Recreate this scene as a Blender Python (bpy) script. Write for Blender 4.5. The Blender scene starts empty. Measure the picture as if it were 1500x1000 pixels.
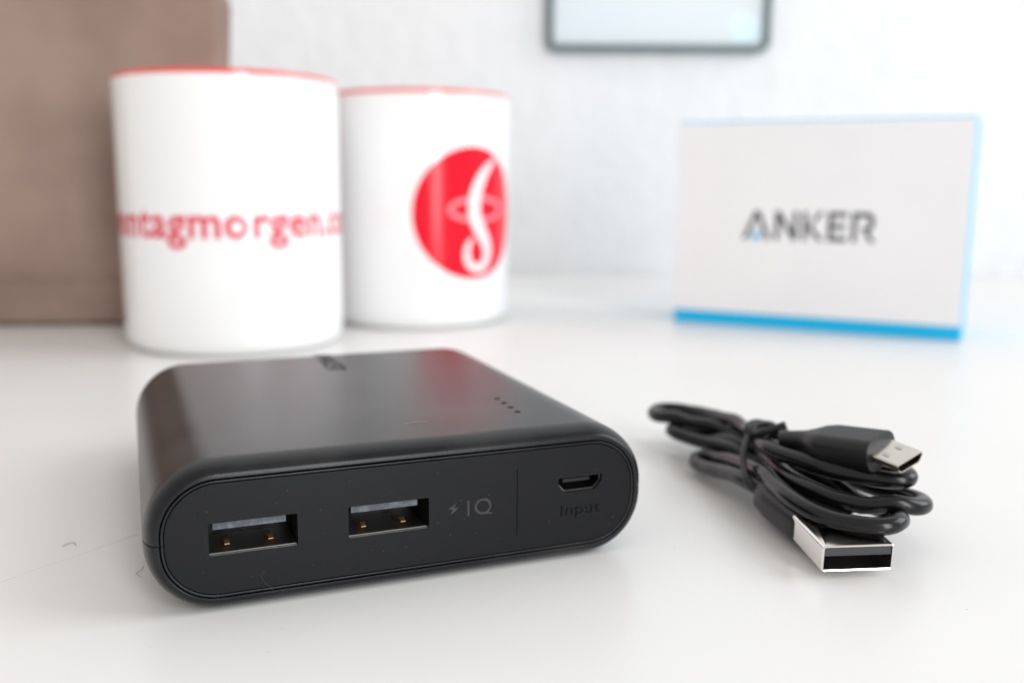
import bpy, bmesh, math, random
from mathutils import Vector, Matrix
R = math.radians
random.seed(4)
S = bpy.context.scene
COL = S.collection
MM = 0.001          # everything below is given in millimetres

# ------------------------------------------------------------------ camera
F_PX, PITCH, CAM_H, ROLL = 1406.6, 0.1661, 62.6, 0.0056
cam_data = bpy.data.cameras.new('camera')
cam = bpy.data.objects.new('camera', cam_data); COL.objects.link(cam)
cam_data.sensor_width = 36; cam_data.lens = F_PX/1500*36
cam_data.clip_start = 0.005; cam_data.clip_end = 50
cp, sp, cr_, sr_ = math.cos(PITCH), math.sin(PITCH), math.cos(ROLL), math.sin(ROLL)
r0, d0, fw = Vector((1,0,0)), Vector((0,-sp,-cp)), Vector((0,cp,-sp))
rx = r0*cr_ - d0*sr_; dn = r0*sr_ + d0*cr_
m = Matrix.Identity(4)
for i in range(3):
    m[i][0], m[i][1], m[i][2] = rx[i], -dn[i], -fw[i]
m[2][3] = CAM_H*MM
cam.matrix_world = m
cam_data.dof.use_dof = True
cam_data.dof.focus_distance = 0.145
cam_data.dof.aperture_fstop = 12.5
S.camera = cam

# ------------------------------------------------------------------ light
w = bpy.data.worlds.new('World'); S.world = w; w.use_nodes = True
bg = w.node_tree.nodes['Background']
bg.inputs['Color'].default_value = (1.0, 0.952, 0.915, 1)
bg.inputs['Strength'].default_value = 0.54

def area(name, loc, target, sx, sy, power, col):
    l = bpy.data.lights.new(name, 'AREA'); l.shape = 'RECTANGLE'
    l.size, l.size_y, l.energy, l.color = sx, sy, power, col
    o = bpy.data.objects.new(name, l); COL.objects.link(o)
    o.location = loc
    o.rotation_euler = (Vector(target)-Vector(loc)).to_track_quat('-Z', 'Y').to_euler()
    return o
area('window_light', (2.5, 0.15, 1.45), (0.0, 0.08, 0.0), 1.7, 1.8, 32.0, (0.87, 0.945, 1.0))
area('room_light', (1.12, -1.74, 0.75), (0.0, 0.3, 0.6), 0.5, 2.5, 29.0, (0.93, 0.97, 1.0))
S.view_settings.view_transform = 'Standard'
S.view_settings.look = 'None'
S.view_settings.exposure = 0.45
S.view_settings.gamma = 1.0

# ------------------------------------------------------------------ helpers
def mat(name, col, rough=0.5, metal=0.0, spec=0.5, bump=None, var=None, coat=0.0, emit=None):
    """bump=(scale per metre, distance in mm, detail)   var=(scale, second colour, low, high)"""
    M = bpy.data.materials.new(name); M.use_nodes = True
    nt = M.node_tree; b = nt.nodes['Principled BSDF']
    b.inputs['Base Color'].default_value = (*col, 1)
    b.inputs['Roughness'].default_value = rough
    b.inputs['Metallic'].default_value = metal
    b.inputs['Specular IOR Level'].default_value = spec
    b.inputs['Coat Weight'].default_value = coat
    if bump or var:
        tc = nt.nodes.new('ShaderNodeTexCoord')
    if bump:
        n = nt.nodes.new('ShaderNodeTexNoise'); n.inputs['Scale'].default_value = bump[0]
        n.inputs['Detail'].default_value = bump[2]
        nt.links.new(tc.outputs['Object'], n.inputs['Vector'])
        bp = nt.nodes.new('ShaderNodeBump'); bp.inputs['Distance'].default_value = bump[1]*MM
        bp.inputs['Strength'].default_value = 1.0
        nt.links.new(n.outputs['Fac'], bp.inputs['Height'])
        nt.links.new(bp.outputs['Normal'], b.inputs['Normal'])
    if var:
        n = nt.nodes.new('ShaderNodeTexNoise'); n.inputs['Scale'].default_value = var[0]
        n.inputs['Detail'].default_value = 5
        nt.links.new(tc.outputs['Object'], n.inputs['Vector'])
        mr = nt.nodes.new('ShaderNodeMapRange')
        mr.inputs['From Min'].default_value = var[2]; mr.inputs['From Max'].default_value = var[3]
        nt.links.new(n.outputs['Fac'], mr.inputs['Value'])
        mx = nt.nodes.new('ShaderNodeMix'); mx.data_type = 'RGBA'
        mx.inputs['A'].default_value = (*col, 1); mx.inputs['B'].default_value = (*var[1], 1)
        nt.links.new(mr.outputs['Result'], mx.inputs['Factor'])
        nt.links.new(mx.outputs['Result'], b.inputs['Base Color'])
    return M

def link(name, me, material, parent=None, smooth=True, angle=None):
    o = bpy.data.objects.new(name, me); COL.objects.link(o)
    if material: me.materials.append(material)
    if parent: o.parent = parent
    if smooth and angle:
        wn = o.modifiers.new('weighted_normal', 'WEIGHTED_NORMAL'); wn.keep_sharp = True; wn.weight = 80
    if smooth:
        if angle: me.set_sharp_from_angle(angle=R(angle))
        for p in me.polygons: p.use_smooth = True
    return o

def from_bm(name, bm, material, parent=None, smooth=True, angle=35, scale=True):
    if scale: bmesh.ops.scale(bm, vec=(MM, MM, MM), verts=bm.verts)
    bmesh.ops.recalc_face_normals(bm, faces=bm.faces)
    me = bpy.data.meshes.new(name); bm.to_mesh(me); bm.free()
    return link(name, me, material, parent, smooth, angle)

def tag(o, label=None, cat=None, group=None, kind=None):
    if label: o['label'] = label
    if cat: o['category'] = cat
    if group: o['group'] = group
    if kind: o['kind'] = kind
    return o

def empty(name, loc, rz=0.0):
    o = bpy.data.objects.new(name, None); COL.objects.link(o)
    o.empty_display_size = 0.01
    o.location = Vector(loc)*MM; o.rotation_euler = (0, 0, rz)
    return o

def box(bm, x0, x1, y0, y1, z0, z1, bev=0.0, seg=2):
    t = bmesh.new()
    bmesh.ops.create_cube(t, size=1)
    bmesh.ops.scale(t, vec=(x1-x0, y1-y0, z1-z0), verts=t.verts)
    bmesh.ops.translate(t, vec=((x0+x1)/2, (y0+y1)/2, (z0+z1)/2), verts=t.verts)
    if bev: bmesh.ops.bevel(t, geom=t.edges[:], offset=bev, segments=seg, profile=0.5, affect='EDGES')
    me = bpy.data.meshes.new('tmp'); t.to_mesh(me); t.free(); bm.from_mesh(me); bpy.data.meshes.remove(me)

def rrect(hw, hh, r, n=12, cx=0, cy=0):
    """closed rounded rectangle, counter-clockwise, starting on the right side"""
    r = max(0.01, min(r, hw-0.001, hh-0.001)); pts = []
    for (sx, sy, a0) in ((1, 1, 0), (-1, 1, 90), (-1, -1, 180), (1, -1, 270)):
        for k in range(n+1):
            a = R(a0+90*k/n)
            pts.append((cx+sx*(hw-r)+r*math.cos(a), cy+sy*(hh-r)+r*math.sin(a)))
    return pts

def loft(bm, rings, closed=True, cap0=False, cap1=False):
    vs = [[bm.verts.new(p) for p in r] for r in rings]
    n = len(rings[0])
    for a, b in zip(vs[:-1], vs[1:]):
        for i in range(n if closed else n-1):
            j = (i+1) % n
            bm.faces.new((a[i], a[j], b[j], b[i]))
    if cap0: bm.faces.new(vs[0])
    if cap1: bm.faces.new(vs[-1])
    return vs

def tube(bm, pts, rad, n=12, closed=False, caps=True):
    """round tube along points; rad a number or a list"""
    P = [Vector(p) for p in pts]; N = len(P)
    T = []
    for i in range(N):
        a = P[(i-1) % N] if closed else P[max(i-1, 0)]
        b = P[(i+1) % N] if closed else P[min(i+1, N-1)]
        T.append((b-a).normalized())
    u = T[0].orthogonal().normalized(); rings = []
    for i in range(N):
        u = (u - T[i]*u.dot(T[i])).normalized(); v = T[i].cross(u)
        r = rad[i] if isinstance(rad, (list, tuple)) else rad
        rings.append([P[i] + (u*math.cos(2*math.pi*k/n) + v*math.sin(2*math.pi*k/n))*r for k in range(n)])
    if closed: rings.append(rings[0])
    vs = loft(bm, rings, True, caps and not closed, caps and not closed)
    if closed: bmesh.ops.remove_doubles(bm, verts=bm.verts, dist=1e-5)

def spline(P, m=6, closed=False):
    P = [Vector(p) for p in P]; n = len(P); out = []
    for i in range(n if closed else n-1):
        if closed: p0, p1, p2, p3 = P[i-1], P[i], P[(i+1) % n], P[(i+2) % n]
        else: p0, p1, p2, p3 = P[max(i-1, 0)], P[i], P[i+1], P[min(i+2, n-1)]
        for k in range(m):
            t = k/m
            out.append(.5*((2*p1)+(p2-p0)*t+(2*p0-5*p1+4*p2-p3)*t*t+(3*p1-p0-3*p2+p3)*t**3))
    if not closed: out.append(P[-1])
    return out

def fill2d(loops, extrude=0.0, bevel=0.0):
    """flat shape with holes from closed loops (2-D curve fill) -> mesh in xy, thickness along z"""
    cu = bpy.data.curves.new('shape', 'CURVE'); cu.dimensions = '2D'; cu.fill_mode = 'BOTH'
    cu.extrude = extrude; cu.bevel_depth = bevel; cu.bevel_resolution = 1
    for lp in loops:
        s = cu.splines.new('POLY'); s.points.add(len(lp)-1); s.use_cyclic_u = True
        for p, q in zip(s.points, lp): p.co = (q[0], q[1], 0, 1)
    o = bpy.data.objects.new('shape', cu); COL.objects.link(o)
    dg = bpy.context.evaluated_depsgraph_get()
    me = bpy.data.meshes.new_from_object(o.evaluated_get(dg))
    bpy.data.objects.remove(o); bpy.data.curves.remove(cu)
    bm = bmesh.new(); bm.from_mesh(me); bpy.data.meshes.remove(me)
    return bm

def text_mesh(body, size, bold=0.0, spacing=1.0):
    cu = bpy.data.curves.new('lettering', 'FONT'); cu.body = body; cu.size = size
    cu.align_x = 'CENTER'; cu.align_y = 'BOTTOM_BASELINE' if False else 'TOP_BASELINE'
    cu.offset = bold; cu.space_character = spacing; cu.resolution_u = 4; cu.fill_mode = 'FRONT'
    o = bpy.data.objects.new('lettering', cu); COL.objects.link(o)
    dg = bpy.context.evaluated_depsgraph_get()
    me = bpy.data.meshes.new_from_object(o.evaluated_get(dg))
    bpy.data.objects.remove(o); bpy.data.curves.remove(cu)
    bm = bmesh.new(); bm.from_mesh(me); bpy.data.meshes.remove(me)
    bmesh.ops.remove_doubles(bm, verts=bm.verts, dist=1e-4)
    return bm

def outlines(bm):
    """boundary loops of a flat mesh"""
    nxt = {}
    for e in bm.edges:
        if len(e.link_faces) == 1:
            l = e.link_loops[0]; nxt[l.vert.index] = l.link_loop_next.vert.index
    bm.verts.ensure_lookup_table(); loops = []
    while nxt:
        s = next(iter(nxt)); lp = []; k = s
        while k in nxt:
            lp.append((bm.verts[k].co.x, bm.verts[k].co.y)); k = nxt.pop(k)
        if len(lp) > 2: loops.append(lp)
    return loops

def boolean(o, cutters, op='DIFFERENCE'):
    o.modifiers.clear()
    for c in cutters:
        md = o.modifiers.new('b', 'BOOLEAN'); md.object = c; md.operation = op; md.solver = 'EXACT'
    dg = bpy.context.evaluated_depsgraph_get(); dg.update()
    me = bpy.data.meshes.new_from_object(o.evaluated_get(dg))
    o.modifiers.clear(); old = o.data; o.data = me; me.name = old.name
    for c in cutters: bpy.data.objects.remove(c)

# ------------------------------------------------------------------ materials
M_TABLE = mat('white_laminate', (0.80, 0.79, 0.775), 0.30, bump=(900, 0.004, 2), var=(14, (0.775, 0.765, 0.75), 0.45, 0.75))
M_WALL = mat('woodchip_wallpaper', (0.815, 0.82, 0.83), 0.85, bump=(95, 1.6, 4), var=(40, (0.785, 0.79, 0.80), 0.45, 0.7))
M_BODY = mat('matte_black_shell', (0.0035, 0.0042, 0.0058), 0.27, spec=0.31, bump=(4600, 0.02, 3), var=(60, (0.021, 0.021, 0.022), 0.45, 0.7))
M_BODY.node_tree.nodes['Principled BSDF'].inputs['Sheen Weight'].default_value = 0.0
M_BODY.node_tree.nodes['Principled BSDF'].inputs['Sheen Roughness'].default_value = 0.4
M_PANEL = mat('satin_black_panel', (0.0045, 0.0048, 0.006), 0.36, spec=0.22, bump=(4200, 0.006, 2))
M_GROOVE = mat('groove_black', (0.006, 0.006, 0.006), 0.7)
M_INK = mat('dark_print', (0.004, 0.004, 0.004), 0.8, spec=0.08)
M_CAVITY = mat('port_lining', (0.006, 0.006, 0.006), 0.45, 0.0, spec=0.4)
M_STEEL = mat('dull_steel', (0.50, 0.49, 0.47), 0.30, 1.0)
M_NICKEL = mat('bright_nickel', (0.86, 0.82, 0.79), 0.16, 1.0, bump=(700, 0.004, 2))
M_WARMSTEEL = mat('warm_steel', (0.60, 0.57, 0.51), 0.22, 1.0, bump=(900, 0.004, 2))
M_GOLD = mat('gold_contact', (0.42, 0.26, 0.13), 0.4, 1.0)
M_TONGUE = mat('grey_tongue', (0.085, 0.10, 0.12), 0.45, bump=(1800, 0.05, 3), var=(900, (0.16, 0.18, 0.21), 0.45, 0.65))
M_BLACKPL = mat('black_plastic', (0.009, 0.009, 0.010), 0.40, spec=0.4, bump=(3000, 0.008, 2))
M_CABLE = mat('black_cable_sleeve', (0.005, 0.005, 0.006), 0.22, spec=0.38, bump=(1400, 0.01, 2))
M_TIE = mat('black_tie', (0.010, 0.010, 0.011), 0.45)
M_GLAZE = mat('white_glaze', (0.86, 0.86, 0.86), 0.10, coat=0.3)
M_REDGLAZE = mat('red_glaze', (0.74, 0.05, 0.03), 0.15, coat=0.3)
M_REDPRINT = mat('red_print', (0.78, 0.003, 0.022), 0.16, spec=0.3)
M_PINKPRINT = mat('rose_red_print', (0.74, 0.025, 0.07), 0.2)
M_WHITEPRINT = mat('white_print', (0.84, 0.82, 0.83), 0.14)
M_BOXW = mat('white_card', (0.83, 0.825, 0.835), 0.6, var=(30, (0.81, 0.805, 0.815), 0.4, 0.7))
M_BOXB = mat('blue_card', (0.0, 0.47, 0.80), 0.30, spec=0.35)
M_BOXK = mat('grey_print', (0.035, 0.04, 0.05), 0.5)
M_BOXC = mat('cyan_print', (0.05, 0.42, 0.72), 0.5)
M_LEATHER = mat('brown_leather', (0.315, 0.22, 0.18), 0.62, spec=0.3, bump=(420, 0.35, 5), var=(15, (0.20, 0.135, 0.105), 0.42, 0.72))
M_THREAD = mat('brown_thread', (0.14, 0.085, 0.06), 0.8)
M_FRAME = mat('slate_frame', (0.075, 0.115, 0.125), 0.4)
M_POSTER = mat('pale_blue_print', (0.70, 0.76, 0.80), 0.5, var=(18, (0.74, 0.78, 0.78), 0.4, 0.65))
M_CYAN = mat('painted_cyan_glint', (0.72, 0.88, 0.94), 0.5)  # stands in for a bright reflection on the picture
M_LINT = mat('lint', (0.36, 0.35, 0.34), 0.8)
M_HAIR = mat('hair', (0.24, 0.205, 0.185), 0.6)

# ------------------------------------------------------------------ setting: table and wall
bm = bmesh.new(); box(bm, -900, 900, -260, 651, -28, 0, 1.5, 3)
t = from_bm('table', bm, M_TABLE, angle=40)
tag(t, 'glossy white table top that everything stands on', 'table')
bm = bmesh.new(); box(bm, -1400, 1400, 652, 700, -750, 1500)
tag(from_bm('wall', bm, M_WALL, smooth=False), kind='structure')

# ------------------------------------------------------------------ power bank
BANK = empty('power_bank', (-14.4, 143.2, 0), 0.379)
tag(BANK, 'matte black power bank with two wide charging ports, closest to the camera', 'power bank')
HW, HH, CR, DEP = 40.25, 11.2, 10.3, 91.6
ZC = 11.2
def section(y, ins, insx=0.0):
    n = 14
    return [(p[0], y, ZC+p[1]) for p in rrect(HW-ins-insx, HH-ins, CR-ins, n)]
stations = [(3.2, 2.22, 0), (0.35, 2.22, 0), (0.12, 2.16, 0), (0.04, 2.05, 0)]
for k in range(1, 13):                       # front fillet
    a = R(90*k/12)
    stations.append((0.02+4.6*(1-math.cos(a)), 1.95*(1-math.sin(a)), 0.0))
for k in range(1, 6): stations.append((4.62+(DEP-17.62)*k/6, 0, 0))
for k in range(0, 13):                       # rounded rear end
    a = R(90*k/12)
    stations.append((DEP-13+13*math.sin(a), 5.2*(1-math.cos(a)), 5.6*(1-math.cos(a))))
def shell(upper):
    bm = bmesh.new(); rings = []
    for (y, i, ix) in stations:
        s = section(y, i, ix); hx = max(p[0] for p in s); n = len(s)
        h = [p for p in s if (p[2] > ZC+1e-4 if upper else p[2] < ZC-1e-4)]
        h.sort(key=lambda p: math.atan2((p[2]-ZC)*(1 if upper else -1), p[0]))
        g = 0.07 if upper else -0.07
        zz = ZC + g
        rings.append([(hx-1.1, y, zz), (hx-0.12, y, zz), (hx-0.0, y, zz+g*1.6)] + h + [(-hx, y, zz+g*1.6), (-hx+0.12, y, zz), (-hx+1.1, y, zz)])
    vs = loft(bm, rings, False)
    bm.faces.new(vs[-1])
    return from_bm('top_shell' if upper else 'bottom_shell', bm, M_BODY, BANK, angle=38)
TOP = shell(True); shell(False)
# dark liner seen in the joints
bm = bmesh.new()
loft(bm, [[(p[0], y, ZC+p[1]) for p in rrect(HW-i, HH-i, CR-i, 12)] for (y, i) in ((1.5, 2.3), (3.4, 1.5), (DEP-10, 1.6), (DEP-3, 6.0))], True, False, True)
from_bm('inner_liner', bm, M_GROOVE, BANK)

# front panel, one flat sheet with openings, lettering sunk into it
PW, PH = 37.4, 8.35
P1, P2, PWID, PHEI = -24.99, -4.64, 12.75, 5.0
def rect(cx, cy, w_, h_, r=0.25): return rrect(w_/2, h_/2, r, 3, cx, cy)
panel_out = rrect(PW-0.06, PH-0.06, 7.45, 18)
ports = [rect(P1, 0, PWID, PHEI), rect(P2, 0, PWID, PHEI)]
mz = 13.0-ZC
micro = [(23.9, mz+1.35), (23.9, mz+0.1), (25.1, mz-1.35), (30.6, mz-1.35), (31.9, mz+0.1), (31.9, mz+1.35)]
divider = rect(16.6, -0.05, 0.16, 11.2, 0.05)
def glyphs(body, x0, x1, z0, zcap, bold=0.0, sp=1.0):
    b = text_mesh(body, 10, bold, sp)
    xs = [v.co.x for v in b.verts]; 
    cap = text_mesh('I', 10); ch = max(v.co.y for v in cap.verts)-min(v.co.y for v in cap.verts); base = min(v.co.y for v in cap.verts); cap.free()
    kx = (x1-x0)/(max(xs)-min(xs)); kz = (zcap-z0)/ch; mx = min(xs)
    lp = outlines(b); b.free()
    return [[(x0+(p[0]-mx)*kx, z0+(p[1]-base)*kz-ZC) for p in l] for l in lp]
QR = [(10.8+1.52*math.cos(2*math.pi*k/28), 11.12-ZC+1.42*math.sin(2*math.pi*k/28)) for k in range(28)]
QI = [(10.8+0.98*math.cos(2*math.pi*k/28), 11.12-ZC+0.92*math.sin(2*math.pi*k/28)) for k in range(28)]
QR = [p for p in QR if not (p[0] > 10.9 and p[1]+ZC < 10.45)]
cut_ = [i for i, p in enumerate(QR) if p[0] <= 10.9 and p[1]+ZC < 10.0][-1]
QR = QR[:cut_+1]+[(11.3, 9.75-ZC), (12.45, 9.62-ZC), (12.45, 10.0-ZC), (11.85, 10.12-ZC)]+QR[cut_+1:]
IQ = [rrect(0.25, 1.35, 0.03, 1, 8.3, 11.1-ZC), QR, QI]
INPUT = glyphs('Input', 24.35, 31.6, 7.75, 9.7, -0.02, 1.05)
BOLT = [[(6.75, 12.6-ZC), (4.65, 11.25-ZC), (5.6, 11.15-ZC), (4.95, 9.95-ZC), (7.0, 11.45-ZC), (6.0, 11.5-ZC)]]
def panel_sheet(name, loops, y, thick, material, bev=0.0, parent=BANK):
    b = fill2d(loops, thick/2, bev)
    bmesh.ops.rotate(b, verts=b.verts, matrix=Matrix.Rotation(R(90), 3, 'X'))
    bmesh.ops.translate(b, verts=b.verts, vec=(0, y+thick/2, ZC))
    return from_bm(name, b, material, parent, angle=30)
PANEL = panel_sheet('front_panel', [panel_out]+ports+[micro, divider]+IQ+INPUT+BOLT, 0.14, 0.16, M_PANEL, 0.035)
back_plate = panel_sheet('panel_backing', [panel_out]+ports+[micro], 0.345, 0.9, M_PANEL)
back_plate.parent = PANEL
mark = panel_sheet('inlay_mark', IQ+BOLT, 0.24, 0.08, mat('grey_inlay', (0.030, 0.029, 0.029), 0.42)); mark.parent = PANEL

bm = bmesh.new()                              # slim trim ring between shell and panel
loft(bm, [section(y, i) for (y, i) in ((3.0, 2.36), (0.2, 2.36), (0.08, 2.42), (0.06, 2.5), (0.06, 2.64), (0.09, 2.72), (0.2, 2.77), (3.0, 2.77))], True)
from_bm('trim_ring', bm, M_BODY, BANK, angle=50)

def usb_port(cx):
    w_, h_ = PWID, PHEI
    bm = bmesh.new()                          # socket: an open tray reaching into the body
    outer = [(p[0], ZC+p[1]) for p in rect(cx, 0, w_+0.5, h_+0.5, 0.3)]
    inner = [(p[0], ZC+p[1]) for p in rect(cx, 0, w_+0.02, h_+0.02, 0.3)]
    loft(bm, [[(x, 9, z) for x, z in outer], [(x, 1.3, z) for x, z in outer], [(x, 1.3, z) for x, z in inner], [(x, 9.0, z) for x, z in inner]], True, True, True)
    pr = from_bm('usb_port', bm, M_CAVITY, BANK)
    bm = bmesh.new(); box(bm, cx-5.7, cx+4.9, 1.5, 8.9, ZC+0.95, ZC+2.0, 0.12)
    from_bm('tongue', bm, M_TONGUE, pr)
    for k, dx in enumerate((-3.7, 2.6)):
        bm = bmesh.new()
        pts = [(0, 8.6, -2.35), (0, 5.0, -2.1), (0, 3.3, -1.25), (0, 2.4, -0.95), (0, 1.7, -1.35)]
        rr = [[(cx+dx+sx*0.62*(1 if i < 3 else 0.6), y, ZC+z+dz) for sx, dz in ((-1, 0), (1, 0), (1, -0.18), (-1, -0.18))] for i, (x, y, z) in enumerate(pts)]
        loft(bm, rr, True, True, True)
        from_bm('spring_contact', bm, M_GOLD, pr, smooth=False)
    bm = bmesh.new(); box(bm, cx-w_/2+0.1, cx+w_/2-0.1, 0.9, 8.9, ZC-2.46, ZC-2.3)
    from_bm('shield_plate', bm, M_STEEL, pr, smooth=False)
usb_port(P1); usb_port(P2)

bm = bmesh.new()                              # small input socket
mo = [(27.9+(x-27.9)*1.06, ZC+mz+(z-mz)*1.15) for x, z in micro]; mi = [(x, ZC+z) for x, z in micro]
loft(bm, [[(x, 6, z) for x, z in mo], [(x, 1.3, z) for x, z in mo], [(x, 1.3, z) for x, z in mi], [(x, 5.9, z) for x, z in mi]], True, True, True)
mp = from_bm('input_port', bm, M_CAVITY, BANK)
bm = bmesh.new(); box(bm, 25.4, 30.4, 1.7, 5.8, ZC+mz-0.1, ZC+mz+0.5, 0.08)
from_bm('tongue', bm, M_BLACKPL, mp)
bm = bmesh.new()
rim = [(27.9+(x-27.9)*0.985, ZC+mz+(z-mz)*0.95) for x, z in micro]; rin = [(27.9+(x-27.9)*0.93, ZC+mz+(z-mz)*0.8) for x, z in micro]
loft(bm, [[(x, 5, z) for x, z in rim], [(x, 0.75, z) for x, z in rim], [(x, 0.75, z) for x, z in rin], [(x, 5, z) for x, z in rin]], True)
from_bm('metal_rim', bm, mat('dark_steel', (0.16, 0.155, 0.15), 0.35, 1.0), mp, angle=30)

# four charge lights: small dark pits with a rim
for (u, d) in ((22.7, 25.4), (22.6, 21.75), (22.5, 18.1), (22.4, 14.5)):
    bm = bmesh.new()
    ring = lambda r, z: [(u+r*math.cos(2*math.pi*k/16), d+r*math.sin(2*math.pi*k/16), z) for k in range(16)]
    loft(bm, [ring(0.62, 22.395), ring(0.58, 22.425), ring(0.5, 22.42), ring(0.44, 22.41)], True, False, True)
    from_bm('charge_light', bm, M_INK, BANK)

# maker's word in simple block letters (x to the right, y up, cap height 1)
def stroke(a, b, t_):
    a, b = Vector(a), Vector(b); n = (b-a).normalized(); n = Vector((-n.y, n.x))*t_/2
    return [tuple(a+n), tuple(a-n), tuple(b-n), tuple(b+n)]
T_ = 0.19
WORD, x_ = [], 0.0
def add(polys, adv):
    global x_
    WORD.extend([[(p[0]+x_, p[1]) for p in q] for q in polys]); x_ += adv
add([[(0, 0), (.22, 0), (.60, .80), (.60, 1), (.50, 1)], [(.601, .80), (.98, 0), (1.20, 0), (.70, 1), (.601, 1)]], 1.34)
TRI = [(.36, 0), (.60, .36), (.84, 0)]
add([[(0, 0), (T_, 0), (T_, 1), (0, 1)], [(T_+.001, 1), (T_+.001, .70), (.72, 0), (.72, .30)], [(.721, 0), (.91, 0), (.91, 1), (.721, 1)]], 1.10)
add([[(0, 0), (T_, 0), (T_, 1), (0, 1)], [(T_+.001, .42), (.62, 1), (.86, 1), (.36, .50), (.88, 0), (.63, 0), (T_+.001, .44)]], 1.0)
add([[(0, 0), (.74, 0), (.74, .18), (T_, .18), (T_, .42), (.68, .42), (.68, .59), (T_, .59), (T_, .82), (.74, .82), (.74, 1), (0, 1)]], .92)
add([[(0, 0), (T_, 0), (T_, .82), (.58, .82), (.66, .74), (.66, .60), (.58, .52), (.34, .52), (.70, 0), (.92, 0), (.64, .37), (.80, .46), (.85, .56), (.85, .80), (.77, .93), (.64, 1), (0, 1)]], .92)
WLEN = x_
def poly_mesh(polys, thick):
    bm = bmesh.new()
    for q in polys:
        vs = [bm.verts.new((p[0], p[1], 0)) for p in q]; bm.faces.new(vs)
    ng = bm.faces[:]
    bmesh.ops.recalc_face_normals(bm, faces=ng)
    for f in ng:
        if f.normal.z < 0: f.normal_flip()
    bmesh.ops.triangulate(bm, faces=ng)
    r = bmesh.ops.extrude_face_region(bm, geom=bm.faces[:])
    bmesh.ops.translate(bm, verts=[v for v in r['geom'] if isinstance(v, bmesh.types.BMVert)], vec=(0, 0, thick))
    return bm
bm = poly_mesh([[((p[0]-WLEN/2)*21/WLEN, (p[1]-.5)*4.0) for p in q] for q in WORD], 0.02)
bmesh.ops.rotate(bm, verts=bm.verts, matrix=Matrix.Rotation(R(-90), 3, 'Z'))
bmesh.ops.translate(bm, verts=bm.verts, vec=(0.5, 73.0, 22.395))
from_bm('logo_print', bm, M_INK, BANK, smooth=False)

# dust and lint
bm = bmesh.new()
def speck(p, r):
    b = bmesh.ops.create_icosphere(bm, subdivisions=1, radius=r, matrix=Matrix.Translation(p) @ Matrix.Rotation(random.random()*6, 4, 'Z') @ Matrix.Diagonal((1.4, 0.8, 0.5, 1)))
for _ in range(130):
    u, d = random.uniform(-31, 33), 4+random.random()**2.2*60
    speck((u, d, 22.41), random.uniform(0.025, 0.07))
for _ in range(45):
    u, z = random.uniform(-35, 35), random.uniform(4.5, 18)
    if abs(z-ZC) < 2.8 and (abs(u-P1) < 7 or abs(u-P2) < 7): continue
    if 23 < u < 33 and 10.8 < z < 15: continue
    speck((u, 0.10, z), random.uniform(0.03, 0.06))
for _ in range(46):                            # on the rounded front edge
    a = R(random.uniform(8, 85)); u = random.uniform(-30, 32)
    speck((u, 0.02+4.6*(1-math.cos(a)), 22.4-2.25*(1-math.sin(a))), random.uniform(0.03, 0.07))
speck((2.0, 13.1, 22.42), 0.22); speck((1.7, 13.4, 22.42), 0.12)
tube(bm, spline([(2.2, 13.2, 22.46), (3.3, 12.9, 22.6), (4.6, 13.1, 22.5), (5.4, 12.8, 22.45)], 4), 0.028, 5)
d_ = from_bm('dust', bm, M_LINT, BANK); tag(d_, 'pale dust specks and lint on the black shell', kind='stuff')

bm = bmesh.new()
tube(bm, spline([(-23.6, 0.08, 5.6), (-24.2, 0.06, 4.6), (-23.6, 0.05, 3.6), (-22.6, -0.02, 2.4), (-22.0, 0.4, 1.4)], 4), 0.018, 5)
tube(bm, spline([(15.9, 2.6, 22.0), (17.2, 3.4, 22.4), (18.6, 4.2, 22.45), (18.8, 5.4, 22.45)], 4), 0.018, 5)
tube(bm, spline([(0.0, 0.4, 20.6), (-0.2, 1.3, 21.3), (0.0, 2.2, 21.9)], 4), 0.018, 5)
f_ = from_bm('lint_fibres', bm, mat('dark_lint', (0.075, 0.075, 0.075), 0.8), BANK); tag(f_, 'faint fibres on the front edge', kind='stuff')

# hairs and a faint pencil-like scratch lying on the table
def hair(pts, r, label, m_=None):
    bm = bmesh.new(); tube(bm, spline(pts, 5), r, 6)
    tag(from_bm('hair', bm, m_ or M_HAIR, None), label, 'hair')
hair([(-77.2, 157.2, .12), (-76.6, 158.4, .2), (-75.8, 158.6, .2), (-75.1, 157.6, .12)], 0.06, 'short dark curved hair lying alone on the table left of the power bank')
hair([(-60.1, 149.0, .1), (-59.9, 147.0, .1), (-60.2, 146.0, .1), (-59.2, 144.9, .1), (-58.7, 144.2, .1)], 0.032, 'crinkled dark hair on the table right beside the rounded left end of the power bank')
hair([(-80.5, 141.0, .05), (-77, 147.5, .05), (-73.4, 152.4, .05), (-69, 159.5, .05), (-66.5, 163.4, .05)], 0.03, 'long faint thread running diagonally over the table at the left', mat('pale_thread', (0.66, 0.64, 0.61), 0.8))

bm = bmesh.new()
for _ in range(60):
    x, y = random.uniform(-110, 90), random.uniform(112, 230)
    u_, d_ = (x+14.4)*math.cos(.379)+(y-143.2)*math.sin(.379), -(x+14.4)*math.sin(.379)+(y-143.2)*math.cos(.379)
    if -42 < u_ < 42 and -2 < d_ < 95: continue
    bmesh.ops.create_icosphere(bm, subdivisions=1, radius=random.uniform(0.03, 0.08), matrix=Matrix.Translation((x, y, 0.03)) @ Matrix.Diagonal((1.5, 0.8, 0.6, 1)))
tag(from_bm('table_dust', bm, M_HAIR), kind='stuff')

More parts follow.
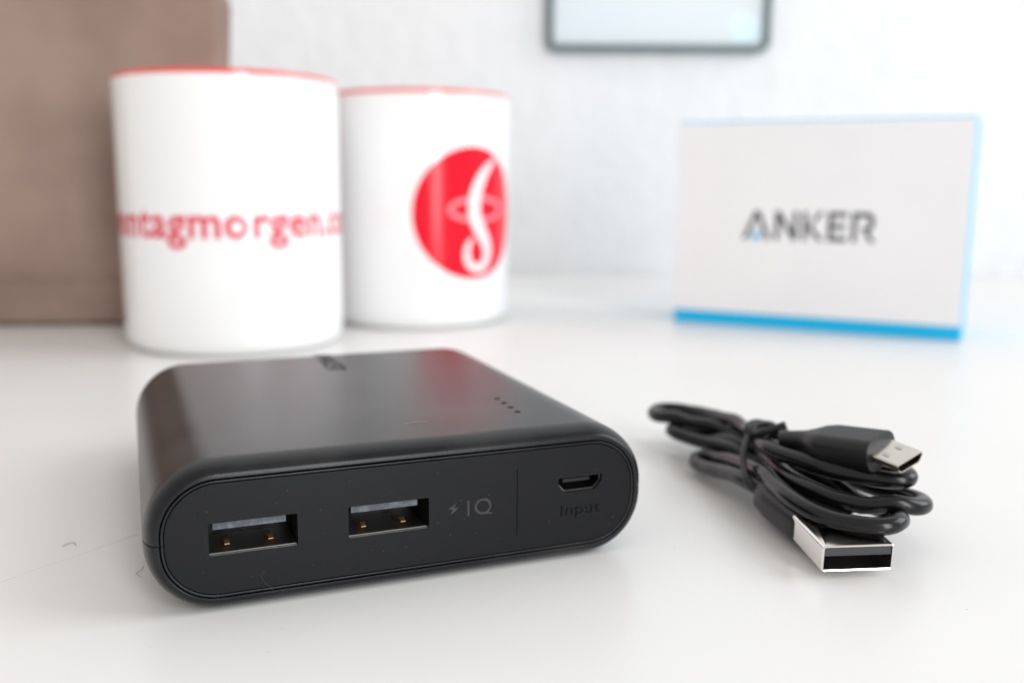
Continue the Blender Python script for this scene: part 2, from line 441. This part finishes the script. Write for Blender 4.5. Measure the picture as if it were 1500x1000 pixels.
# ------------------------------------------------------------------ charging cable
CABLE = [(47.8,173.0,5.8),(46.8,175.3,5.5),(45.9,177.8,5.5),(45.1,180.4,5.4),(44.5,183.0,5.2),(43.8,185.6,4.9),(43.1,188.2,4.4),(42.3,190.7,4.0),(41.5,193.2,3.6),(40.8,195.7,3.2),(40.0,198.0,3.0),(39.7,200.1,3.0),(40.1,201.6,3.2),(40.9,202.2,3.4),(42.0,201.6,3.8),(43.2,200.0,4.1),(44.1,197.9,4.4),(44.8,195.8,4.9),(45.5,193.5,5.4),(46.0,191.0,5.8),(46.5,188.3,6.2),(46.9,185.7,6.6),(47.2,183.0,7.1),(47.6,180.2,7.5),(47.8,177.3,8.1),(47.7,174.4,8.6),(47.7,171.6,8.6),(47.8,169.0,8.4),(48.0,166.5,8.4),(48.2,164.0,8.4),(48.5,161.5,8.3),(49.1,158.9,8.2),(50.0,156.5,8.0),(51.2,154.1,7.8),(52.9,152.0,7.6),(54.9,150.3,7.6),(57.2,149.2,7.6),(59.8,148.7,7.6),(62.1,149.1,7.8),(63.6,150.4,7.9),(64.6,152.2,7.5),(65.1,154.3,6.6),(65.1,157.0,6.4),(64.6,159.3,6.6),(63.9,161.5,6.4),(62.9,163.8,6.3),(61.8,166.1,6.4),(60.8,168.3,7.1),(59.7,170.7,7.6),(58.6,173.3,7.6),(57.4,176.0,7.6),(56.4,178.8,7.6),(55.4,181.7,7.1),(54.4,184.6,6.7),(53.5,187.4,6.3),(52.2,189.9,5.8),(50.6,192.1,5.6),(49.0,194.2,6.0),(47.8,196.5,6.4),(46.5,198.9,6.5),(45.2,201.3,6.3),(43.7,203.7,6.0),(42.1,206.1,5.8),(40.5,208.4,5.8),(39.1,210.6,5.8),(37.7,212.7,5.9),(37.1,214.8,6.0),(37.2,216.6,5.7),(38.4,217.9,5.7),(40.0,217.9,6.0),(41.3,217.0,6.0),(42.4,215.6,5.9),(43.5,213.7,5.7),(44.4,211.3,5.4),(45.1,208.5,5.7),(46.1,205.9,6.3),(47.3,203.7,6.8),(48.4,201.7,7.0),(49.5,199.5,7.1),(50.6,197.1,7.4),(51.4,194.4,8.0),(51.4,191.3,8.6),(51.2,188.3,8.5),(51.3,185.6,8.3),(51.4,182.9,8.3),(51.4,180.2,8.3),(51.4,177.6,8.4),(51.4,175.0,8.5),(51.5,172.5,8.6),(51.9,170.0,8.6),(52.6,167.4,8.6),(53.5,165.1,8.6),(54.7,162.8,8.5),(56.2,160.6,8.3),(58.0,158.7,8.3),(60.0,157.1,8.3),(62.4,156.0,8.7),(65.1,155.6,9.2),(68.0,155.7,8.6),(70.0,156.8,8.3),(71.1,158.6,8.1),(71.4,160.8,7.9),(71.1,163.3,7.6),(70.3,165.7,7.3),(69.1,168.2,6.9),(67.7,170.7,6.7),(66.5,173.2,6.6),(65.1,175.7,6.7),(63.7,178.2,6.7),(62.3,180.7,6.9),(61.1,183.0,7.0),(59.9,185.3,7.1),(58.8,187.7,7.3),(57.6,190.1,7.5),(56.4,192.6,7.6),(55.2,195.1,7.7),(53.9,197.6,7.5),(52.5,200.2,7.2),(51.1,202.8,7.1),(49.7,205.4,7.2),(48.2,207.6,7.3),(46.4,209.4,8.0),(44.3,211.1,8.3),(42.1,212.8,8.2),(40.2,214.7,8.2),(38.2,216.8,8.6),(36.2,219.0,8.2),(34.7,221.3,7.8),(34.1,223.5,7.7),(34.3,225.4,7.8),(35.2,226.8,8.0),(36.6,227.5,8.1),(38.5,227.2,8.2),(40.6,226.2,8.3),(42.4,224.7,8.3),(43.8,222.9,8.5),(45.1,220.8,8.7),(46.2,218.5,8.9),(47.2,216.0,9.2),(48.0,213.5,9.4),(48.8,211.0,9.8),(49.5,208.4,10.2),(49.9,205.6,10.3),(50.1,202.9,10.1),(50.3,200.4,10.1),(50.3,197.9,10.3),(50.1,195.4,10.6),(49.9,192.9,11.0),(49.7,190.3,11.2),(49.6,187.8,11.3),(49.4,185.3,11.5),(49.1,182.8,11.7),(49.0,180.5,12.0),(49.3,178.1,12.2),(50.2,175.5,12.2),(51.5,173.1,12.2),(53.0,170.8,12.2),(54.5,168.6,12.1),(56.2,166.5,12.0),(58.1,164.7,11.9),(60.3,163.2,11.8),(62.8,162.0,11.7),(65.5,161.2,11.5),(67.8,161.0,11.5),(69.4,161.6,11.7),(70.0,163.2,11.8),(69.9,165.3,11.7),(69.3,167.7,11.5),(68.4,170.3,11.3),(67.4,172.8,10.9),(66.5,175.2,10.6),(65.6,177.7,10.2),(64.5,180.2,9.8),(63.5,182.9,9.4),(62.5,185.5,9.1),(61.6,188.1,8.8),(60.6,190.7,8.5),(59.5,193.3,8.2),(58.3,195.9,7.8),(57.0,198.5,7.5),(55.8,201.0,7.0),(54.4,203.5,6.5),(52.9,205.8,5.9),(51.3,208.0,5.6),(49.7,210.1,5.4),(48.2,212.2,5.2),(46.6,214.5,4.9),(45.1,216.8,4.6),(43.5,218.8,4.5),(42.1,220.8,4.4),(40.8,222.8,4.5),(39.8,224.7,4.7),(39.6,226.4,5.0),(40.3,227.6,5.4),(41.6,227.9,5.8),(43.0,227.4,6.1),(44.4,226.2,6.2),(45.8,224.5,6.5),(47.1,222.4,6.7),(48.3,220.1,7.0),(49.2,217.9,7.2),(50.0,215.6,7.4),(50.8,213.2,7.7),(51.5,210.7,8.1),(52.2,208.1,8.6),(52.7,205.5,9.1),(53.2,202.7,9.7),(53.4,199.8,10.3),(53.3,196.9,10.8),(53.0,194.0,11.4),(52.8,191.2,12.0),(52.7,188.6,12.7),(52.8,185.9,13.3),(52.9,183.5,13.8),(52.9,181.3,14.1),(52.9,179.1,14.1),(53.8,176.7,14.2)]
CBL = empty('charging_cable', (52, 185, 0))
tag(CBL, 'coiled black charging cable with silver plugs lying right of the power bank', 'cable')
CO = Vector((52, 185, 0))
def loc(P): return [Vector(p)-CO for p in P]
bm = bmesh.new(); tube(bm, spline(loc(CABLE), 2), 1.52, 20)
from_bm('cord', bm, M_CABLE, CBL, angle=60)

def frame_box(center, axis, wide):
    a = Vector(axis).normalized(); w_ = Vector(wide); w_ = (w_-a*w_.dot(a)).normalized(); n = w_.cross(a)
    if n.z < 0: n = -n
    return Vector(center)-CO, a, w_, n
def sweep(bm, fr, secs, nseg=6, cap=True):
    """secs: list of (distance along the axis, half width, half thickness, corner radius, offset w, offset n)"""
    c, a, w_, n = fr; rings = []
    for (t_, hw, hh, r, ow, on) in secs:
        rings.append([c+a*t_+w_*(p[0]+ow)+n*(p[1]+on) for p in rrect(hw, hh, r, nseg)])
    loft(bm, rings, True, cap, cap)

# large plug: axis towards the camera
UC = Vector((55.4, 145.4, 3.55)); UA = Vector((0.10, -1.0, -0.06)); UWD = Vector((1, 0.10, 0))
fu = frame_box(UC, UA, UWD)
USB = bpy.data.objects.new('usb_plug', None)
bm = bmesh.new()
sweep(bm, fu, [(-12.6, 5.95, 2.2, 0.5, 0, 0), (-0.12, 5.95, 2.2, 0.5, 0, 0), (0, 5.85, 2.1, 0.4, 0, 0), (-0.06, 5.64, 1.9, 0.25, 0, 0), (-12.0, 5.64, 1.9, 0.25, 0, 0)])
usb = from_bm('usb_plug', bm, M_NICKEL, CBL, angle=12)
def wedge(hw0, t0, t1, on, hh):
    b = bmesh.new(); sweep(b, fu, [(t0, hw0, hh, 0.05, 0, on), (t1, hw0, hh, 0.05, 0, on)], 2)
    return b
cut = []
for sx in (-2.6, 2.6):
    b = bmesh.new(); sweep(b, fu, [(-8.6, 1.1, 0.5, 0.1, sx, 2.05), (-6.9, 1.1, 0.5, 0.1, sx, 2.05)], 2)
    cut.append(from_bm('cut', b, None))
for c in cut: c.parent = CBL
boolean(usb, cut)
b = bmesh.new(); sweep(b, fu, [(-11.9, 5.6, 0.78, 0.1, 0, 1.1), (-0.35, 5.6, 0.78, 0.1, 0, 1.1), (-0.25, 5.5, 0.7, 0.1, 0, 1.1)], 2)
from_bm('tongue', b, mat('dark_grey_insert', (0.045, 0.047, 0.052), 0.5, bump=(2000, 0.02, 2)), usb)
# its black grip bends a little to the left towards the coil
g0 = UC-UA.normalized()*12.4
GA = Vector((0.24, -1.0, -0.05))
fg = frame_box(g0, GA, Vector((1, 0.24, 0.0)))
bm = bmesh.new()
sweep(bm, fg, [(0.5, 5.4, 2.0, 1.2, 0, 0), (0.4, 5.9, 2.5, 1.6, 0, -0.1), (-0.2, 6.1, 2.9, 1.9, 0, -0.2), (-1.2, 6.2, 3.05, 2.2, 0, -0.3), (-2.4, 6.2, 3.1, 2.3, 0, -0.3), (-3.2, 6.2, 3.1, 2.4, 0, -0.3), (-12, 6.0, 3.1, 2.5, 0, -0.3), (-15.5, 5.6, 3.0, 2.5, 0, -0.2), (-16.8, 4.8, 2.7, 2.4, 0, -0.1), (-17.4, 3.6, 2.3, 2.1, 0, 0), (-17.7, 2.3, 2.0, 1.9, 0, 0.1), (-21, 1.9, 1.9, 1.8, 0, 0.4)], 8)
from_bm('usb_grip', bm, M_BLACKPL, CBL, angle=50)

# small plug: held on top of the coil, tip towards the right
MC = Vector((64.8, 162.6, 16.2)); MA = Vector((0.61, -0.78, 0.10)); MW = Vector((0.95, 0.36, 0.22))
fm = frame_box(MC, MA, MW)
def dsec(t_, hw, hh, ch, on=0.0):
    c, a, w_, n = fm
    # flat-topped outline: two lower corners cut
    pts = rrect(hw, hh, ch, 6)
    return [c+a*t_+w_*p[0]+n*(p[1]+on) for p in pts]
bm = bmesh.new()
loft(bm, [dsec(*s) for s in ((-20.5, 1.75, 1.75, 1.7, -0.3), (-17.5, 2.0, 2.0, 1.9, -0.2), (-15.5, 2.2, 2.15, 2.0, -0.1), (-13.6, 3.0, 2.45, 2.2), (-12, 4.1, 2.8, 2.3), (-10, 4.65, 2.95, 2.3), (-0.35, 4.65, 2.95, 2.2), (-0.08, 4.55, 2.85, 2.1), (0, 4.35, 2.65, 1.9))], True, True, True)
from_bm('micro_grip', bm, M_BLACKPL, CBL, angle=40)
fgm = fm
fm = frame_box(MC, Vector((0.55, -0.80, -0.12)), MW)
def msec(t_, k=1.0, dz=0.0):
    c, a, w_, n = fm
    hw, hh = 3.4, 0.95
    p2 = [(-hw, hh), (-hw, -0.05), (-hw+0.95, -hh), (hw-0.95, -hh), (hw, -0.05), (hw, hh)]
    q = []
    for i, p in enumerate(p2):                # small corner cuts
        pa, pb = Vector(p2[i-1]), Vector(p2[(i+1) % 6]); pp = Vector(p)
        q += [pp+(pa-pp).normalized()*0.22, pp+(pb-pp).normalized()*0.22]
    s = (hw-dz)/hw, (hh-dz)/hh
    return [c+a*t_+w_*(p.x*s[0])+n*(p.y*s[1]) for p in q]
bm = bmesh.new()
loft(bm, [msec(-1.5), msec(5.55), msec(5.7, dz=0.08), msec(5.62, dz=0.24), msec(0.4, dz=0.26)], True, True, True)
mic = from_bm('micro_plug', bm, M_WARMSTEEL, CBL, angle=12)
c_, a_, w2, n2 = fm
for sx in (-1.7, 1.7):                        # sprung latches on top of the plug
    bm = bmesh.new(); sweep(bm, fm, [(1.6, 0.45, 0.10, 0.05, sx, 0.93), (2.6, 0.45, 0.16, 0.05, sx, 0.95), (3.0, 0.4, 0.05, 0.02, sx, 0.93)], 2)
    from_bm('latch', bm, M_STEEL, mic)
bm = bmesh.new(); sweep(bm, fm, [(0.4, 2.5, 0.22, 0.1, 0, 0.30), (5.1, 2.5, 0.22, 0.1, 0, 0.30)], 2)
from_bm('tongue', bm, M_BLACKPL, mic)
for k in range(5):
    bm = bmesh.new(); sweep(bm, fm, [(0.5, 0.14, 0.06, 0.02, -1.3+0.65*k, 0.02), (5.0, 0.14, 0.06, 0.02, -1.3+0.65*k, 0.02)], 2)
    from_bm('contact', bm, M_GOLD, mic, smooth=False)

# twist tie round the waist of the coil
TIE = empty('twist_tie', (52, 197, 0))
tag(TIE, 'thin black twist tie wound and knotted round the coiled cable', 'cable tie')
TO = Vector((52, 197, 0))
def tl(P): return [Vector(p)-TO for p in P]
LOOP = [(52.5,197.3,12.0),(48.2,188.3,12.3),(45.8,182.9,10.4),(45.0,179.5,8.4),(44.8,175.2,6.7),(46.6,174.0,5.6),(50.0,178.0,5.2),(53.1,187.9,4.1),(55.6,196.3,5.9),(56.6,202.7,7.8),(55.1,202.1,10.3)]
KNOT = [(48.1,187.2,12.0),(47.5,188.5,13.4),(48.9,190.6,14.1),(50.8,191.6,14.1),(52.2,191.5,13.3),(52.0,189.3,12.3),(50.3,187.1,11.6),(48.7,186.2,12.0),(48.0,186.4,13.3),(48.9,187.6,14.4),(50.8,188.7,14.6),(52.9,189.6,14.1),(53.1,188.5,13.4),(51.2,185.3,12.7),(49.7,184.2,12.1),(48.5,184.3,12.8)]
TAIL = [(48.7,185.4,13.3),(49.5,183.5,14.1),(51.2,182.6,14.9),(53.4,181.8,16.0)]
bm = bmesh.new(); tube(bm, spline(tl(LOOP), 5, True), 0.72, 10, closed=True)
from_bm('tie_loop', bm, M_TIE, TIE, angle=60)
bm = bmesh.new(); tube(bm, spline(tl(KNOT), 6), 0.58, 10)
from_bm('tie_knot', bm, M_TIE, TIE, angle=60)
bm = bmesh.new(); tube(bm, spline(tl(TAIL), 4), 0.8, 10)
from_bm('tie_end', bm, M_TIE, TIE, angle=60)


# ------------------------------------------------------------------ mugs
def revolve(bm, prof, n=96):
    loft(bm, [[(r*math.cos(2*math.pi*k/n), r*math.sin(2*math.pi*k/n), z) for k in range(n)] for r, z in prof], True)
RM = 41.0
def mug(cx, cy, h, handle_dir, label):
    e = empty('mug', (cx, cy, 0)); tag(e, label, 'mug', 'white and red mugs behind the power bank')
    bm = bmesh.new()
    revolve(bm, [(0.01, 1.2), (33, 1.2), (34.5, 0.0), (36.5, 0.0), (38.6, 0.7), (40.2, 2.4), (40.85, 4.8), (RM, 8), (RM, h*0.5), (RM, h-1.9)])
    from_bm('mug_body', bm, M_GLAZE, e, angle=50)
    bm = bmesh.new()
    revolve(bm, [(RM, h-1.9), (RM-0.05, h-1.1), (RM-0.6, h-0.4), (RM-1.6, h), (RM-2.7, h-0.4), (RM-3.3, h-1.6), (RM-3.5, h-4), (RM-3.5, 14), (RM-6, 8), (RM-12, 6), (0.01, 6)])
    from_bm('red_lining', bm, M_REDGLAZE, e, angle=60)
    bm = bmesh.new()
    hp = spline([(RM-1, h*0.80), (RM+10, h*0.815), (RM+22, h*0.72), (RM+26, h*0.5), (RM+20, h*0.30), (RM+8, h*0.20), (RM-1, h*0.20)], 6)
    ring = []
    P = [Vector((p[0], 0, p[1])) for p in [(q.x, q.y) for q in [Vector((a.x, a.y, 0)) for a in hp]]]
    for i, p in enumerate(P):
        t_ = (P[min(i+1, len(P)-1)]-P[max(i-1, 0)]).normalized(); nn = Vector((t_.z, 0, -t_.x))
        ring.append([p+nn*q[0]+Vector((0, q[1], 0)) for q in rrect(3.6, 5.6, 3.4, 4)])
    loft(bm, ring, True, True, True)
    bmesh.ops.rotate(bm, verts=bm.verts, matrix=Matrix.Rotation(handle_dir, 3, 'Z'))
    from_bm('handle', bm, M_REDGLAZE, e, angle=60)
    return e
def wrap(bm, r, az0, z0):
    """wrap a flat shape (x along the rim, y up) round a mug; az0 is the direction of x = 0"""
    lim = [v.co.x for v in bm.verts]; x = min(lim)
    while x < max(lim):
        bmesh.ops.bisect_plane(bm, geom=bm.verts[:]+bm.edges[:]+bm.faces[:], plane_co=(x, 0, 0), plane_no=(1, 0, 0)); x += 1.2
    for v in bm.verts:
        a = az0+v.co.x/r; rr = r+v.co.z
        v.co = (rr*math.cos(a), rr*math.sin(a), z0+v.co.y)
MUG1 = mug(-107.9, 373.4, 99.6, R(90-16), 'white mug with red rim and red lettering round its side')
MUG2 = mug(-43.0, 440.0, 99.4, R(128), 'white mug with a red round emblem, partly hidden behind another mug')
def view_az(cx, cy): return math.atan2(-cy, -cx)
bm = text_mesh('sonntagmorgen.com', 10, 0.2, 1.05)
tx = text_mesh('x', 10); KY = 7.2/(max(v.co.y for v in tx.verts)-min(v.co.y for v in tx.verts)); tx.free()
xs = [v.co.x for v in bm.verts]; kx = 136.0/(max(xs)-min(xs)); xc = (max(xs)+min(xs))/2
for v in bm.verts: v.co = ((v.co.x-xc)*kx, v.co.y*KY, 0.12)
wrap(bm, RM, view_az(-107.9, 373.4)+0.0, 42.4)
from_bm('lettering', bm, M_PINKPRINT, MUG1, smooth=False)
AZ2 = view_az(-43, 440)+R(35)
ZE = 48.8
disc = [(27.6*math.cos(2*math.pi*k/96), 27.6*math.sin(2*math.pi*k/96)) for k in range(96)]
bm = fill2d([disc]); 
for v in bm.verts: v.co.z = 0.10
wrap(bm, RM, AZ2, ZE)
from_bm('round_emblem', bm, M_REDPRINT, MUG2)
def ribbon(pts, widths):
    P = spline([(p[0], p[1], 0) for p in pts], 8); n = len(P)
    wd = [v.x for v in spline([(q, 0, 0) for q in widths], 8)]
    Lp, Rp = [], []
    for i in range(n):
        t_ = (P[min(i+1, n-1)]-P[max(i-1, 0)]).normalized(); nn = Vector((-t_.y, t_.x, 0))*wd[i]/2
        Lp.append(P[i]+nn); Rp.append(P[i]-nn)
    b = bmesh.new(); loft(b, [[a, c] for a, c in zip(Lp, Rp)], False)
    for v in b.verts: v.co.z = 0.22
    return b
b1 = ribbon([(13.0, 22.8), (8.5, 19.5), (4.0, 14.5), (0.8, 7.5), (0.2, 0), (2.6, -6), (6.4, -12), (7.6, -17.5), (4.5, -22.8), (-1.0, -22.6), (-3.8, -18.5), (-3.2, -13.5), (-0.6, -10.5)], [0.8, 3.0, 4.8, 5.8, 6.2, 6.0, 5.4, 4.6, 3.8, 3.4, 3.2, 2.4, 0.9])
wrap(b1, RM, AZ2, ZE); from_bm('emblem_stroke', b1, M_WHITEPRINT, MUG2)
ring = [(2.6+14.2*math.cos(R(a)), 1.6+4.6*math.sin(R(a))) for a in range(0, 361, 15)]
b2 = ribbon(ring, [1.7]*len(ring))
for v in b2.verts: v.co.z = 0.19
wrap(b2, RM, AZ2, ZE); from_bm('emblem_ring', b2, mat('rose_print', (0.80, 0.30, 0.34), 0.14), MUG2)

# ------------------------------------------------------------------ packaging box
BX = empty('product_box', (73.0, 431.5, 0), -0.4629)
tag(BX, 'white cardboard box with bright blue edges and dark lettering, behind the cable', 'box')
BWID, BHEI, BDEP = 118.7, 88.2, 42.0
bm = bmesh.new(); box(bm, 0, BWID, 0.6, BDEP, 0, BHEI, 0.8, 3)
from_bm('blue_tray', bm, M_BOXB, BX)
bm = bmesh.new(); box(bm, 0.2, BWID-0.6, 0.0, BDEP-4, 4.4, BHEI-1.6, 0.0)
# a sleeve: keep it just proud in front, inside the tray elsewhere
bm.free(); bm = bmesh.new(); box(bm, 0.15, BWID-0.5, -0.4, 0.9, 5.9, BHEI-0.7, 0.35, 2)
from_bm('white_lid', bm, M_BOXW, BX)
K = 12.2; LW = 54.5
def on_box(polys, name, material):
    b = poly_mesh([[(29.6+p[0]*LW/WLEN, 38.2+p[1]*K) for p in q] for q in polys], 0.05)
    bmesh.ops.rotate(b, verts=b.verts, matrix=Matrix.Rotation(R(90), 3, 'X'))
    bmesh.ops.translate(b, verts=b.verts, vec=(0, -0.38, 0))
    from_bm(name, b, material, BX, smooth=False)
on_box(WORD, 'logo_print', M_BOXK); on_box([TRI], 'logo_triangle', M_BOXC)

# ------------------------------------------------------------------ brown leather case, far left
CASE = empty('leather_case', (-129.5, 413.5, 0), R(186.5))
tag(CASE, 'brown leather case standing upright behind the mugs at the left', 'case')
CW, CH, CD = 230, 147, 30
bm = bmesh.new()
rings = []
# front is at local y = 0 .. the case body lies away from the camera (local -y after the turn)
for (y, i) in ((0, 3.0), (-0.8, 1.4), (-2.2, 0.4), (-4.5, 0), (-CD+4.5, 0), (-CD+2.2, .4), (-CD+.8, 1.4), (-CD, 3.0)):
    rings.append([(CW/2+p[0]+9.0*(p[1]+CH/2)/CH*(-1 if p[0] < 0 else 0), y, CH/2+p[1]) for p in rrect(CW/2-i, CH/2-i, 12-i, 8)])
loft(bm, rings, True, True, True)
bmesh.ops.triangulate(bm, faces=[f for f in bm.faces if len(f.verts) > 4])
case = from_bm('case_body', bm, M_LEATHER, CASE, angle=60)
bm = bmesh.new(); box(bm, 3, CW-3, -0.6, 1.1, 2.5, 22, 0.5, 2)
from_bm('bottom_band', bm, M_LEATHER, CASE)
x = 8
while x < CW-8:
    bm = bmesh.new(); tube(bm, [(x, 1.15, 19.5), (x+1.2, 1.35, 19.5), (x+2.4, 1.15, 19.5)], 0.35, 5)
    from_bm('stitch', bm, M_THREAD, CASE); x += 4.6

# ------------------------------------------------------------------ picture on the wall
PF = empty('picture_frame', (94, 651.6, 148))
tag(PF, 'slim dark grey picture frame with rounded corners hanging on the white wall', 'picture frame')
fwid, fh, th_ = 144.5, 200, 3.9
bm = bmesh.new()
oz = fh/2-2.3
secs = []
for (y, i) in ((0, 0), (-7, 0), (-8, .8), (-8, th_-.8), (-7.2, th_), (-3, th_)):
    secs.append([(p[0], y, oz+p[1]) for p in rrect(fwid/2-i, fh/2-i, 5.8-min(i, 4.5), 6)])
loft(bm, secs, True)
from_bm('frame_moulding', bm, M_FRAME, PF, angle=40)
bm = bmesh.new()
loft(bm, [[(p[0], y, oz+p[1]) for p in rrect(fwid/2-th_+.3, fh/2-th_+.3, 2.5, 5)] for y in (-0.5, -3.4)], True, True, True)
from_bm('print_sheet', bm, M_POSTER, PF)
bm = bmesh.new(); loft(bm, [[(p[0], y, p[1]) for p in rrect(9.5, 9, 6, 6, 56.5, 12.5)] for y in (-3.3, -3.6)], True, True, True)  # reflected light on the picture, painted as a pale rounded patch
from_bm('glint_patch', bm, M_CYAN, PF)
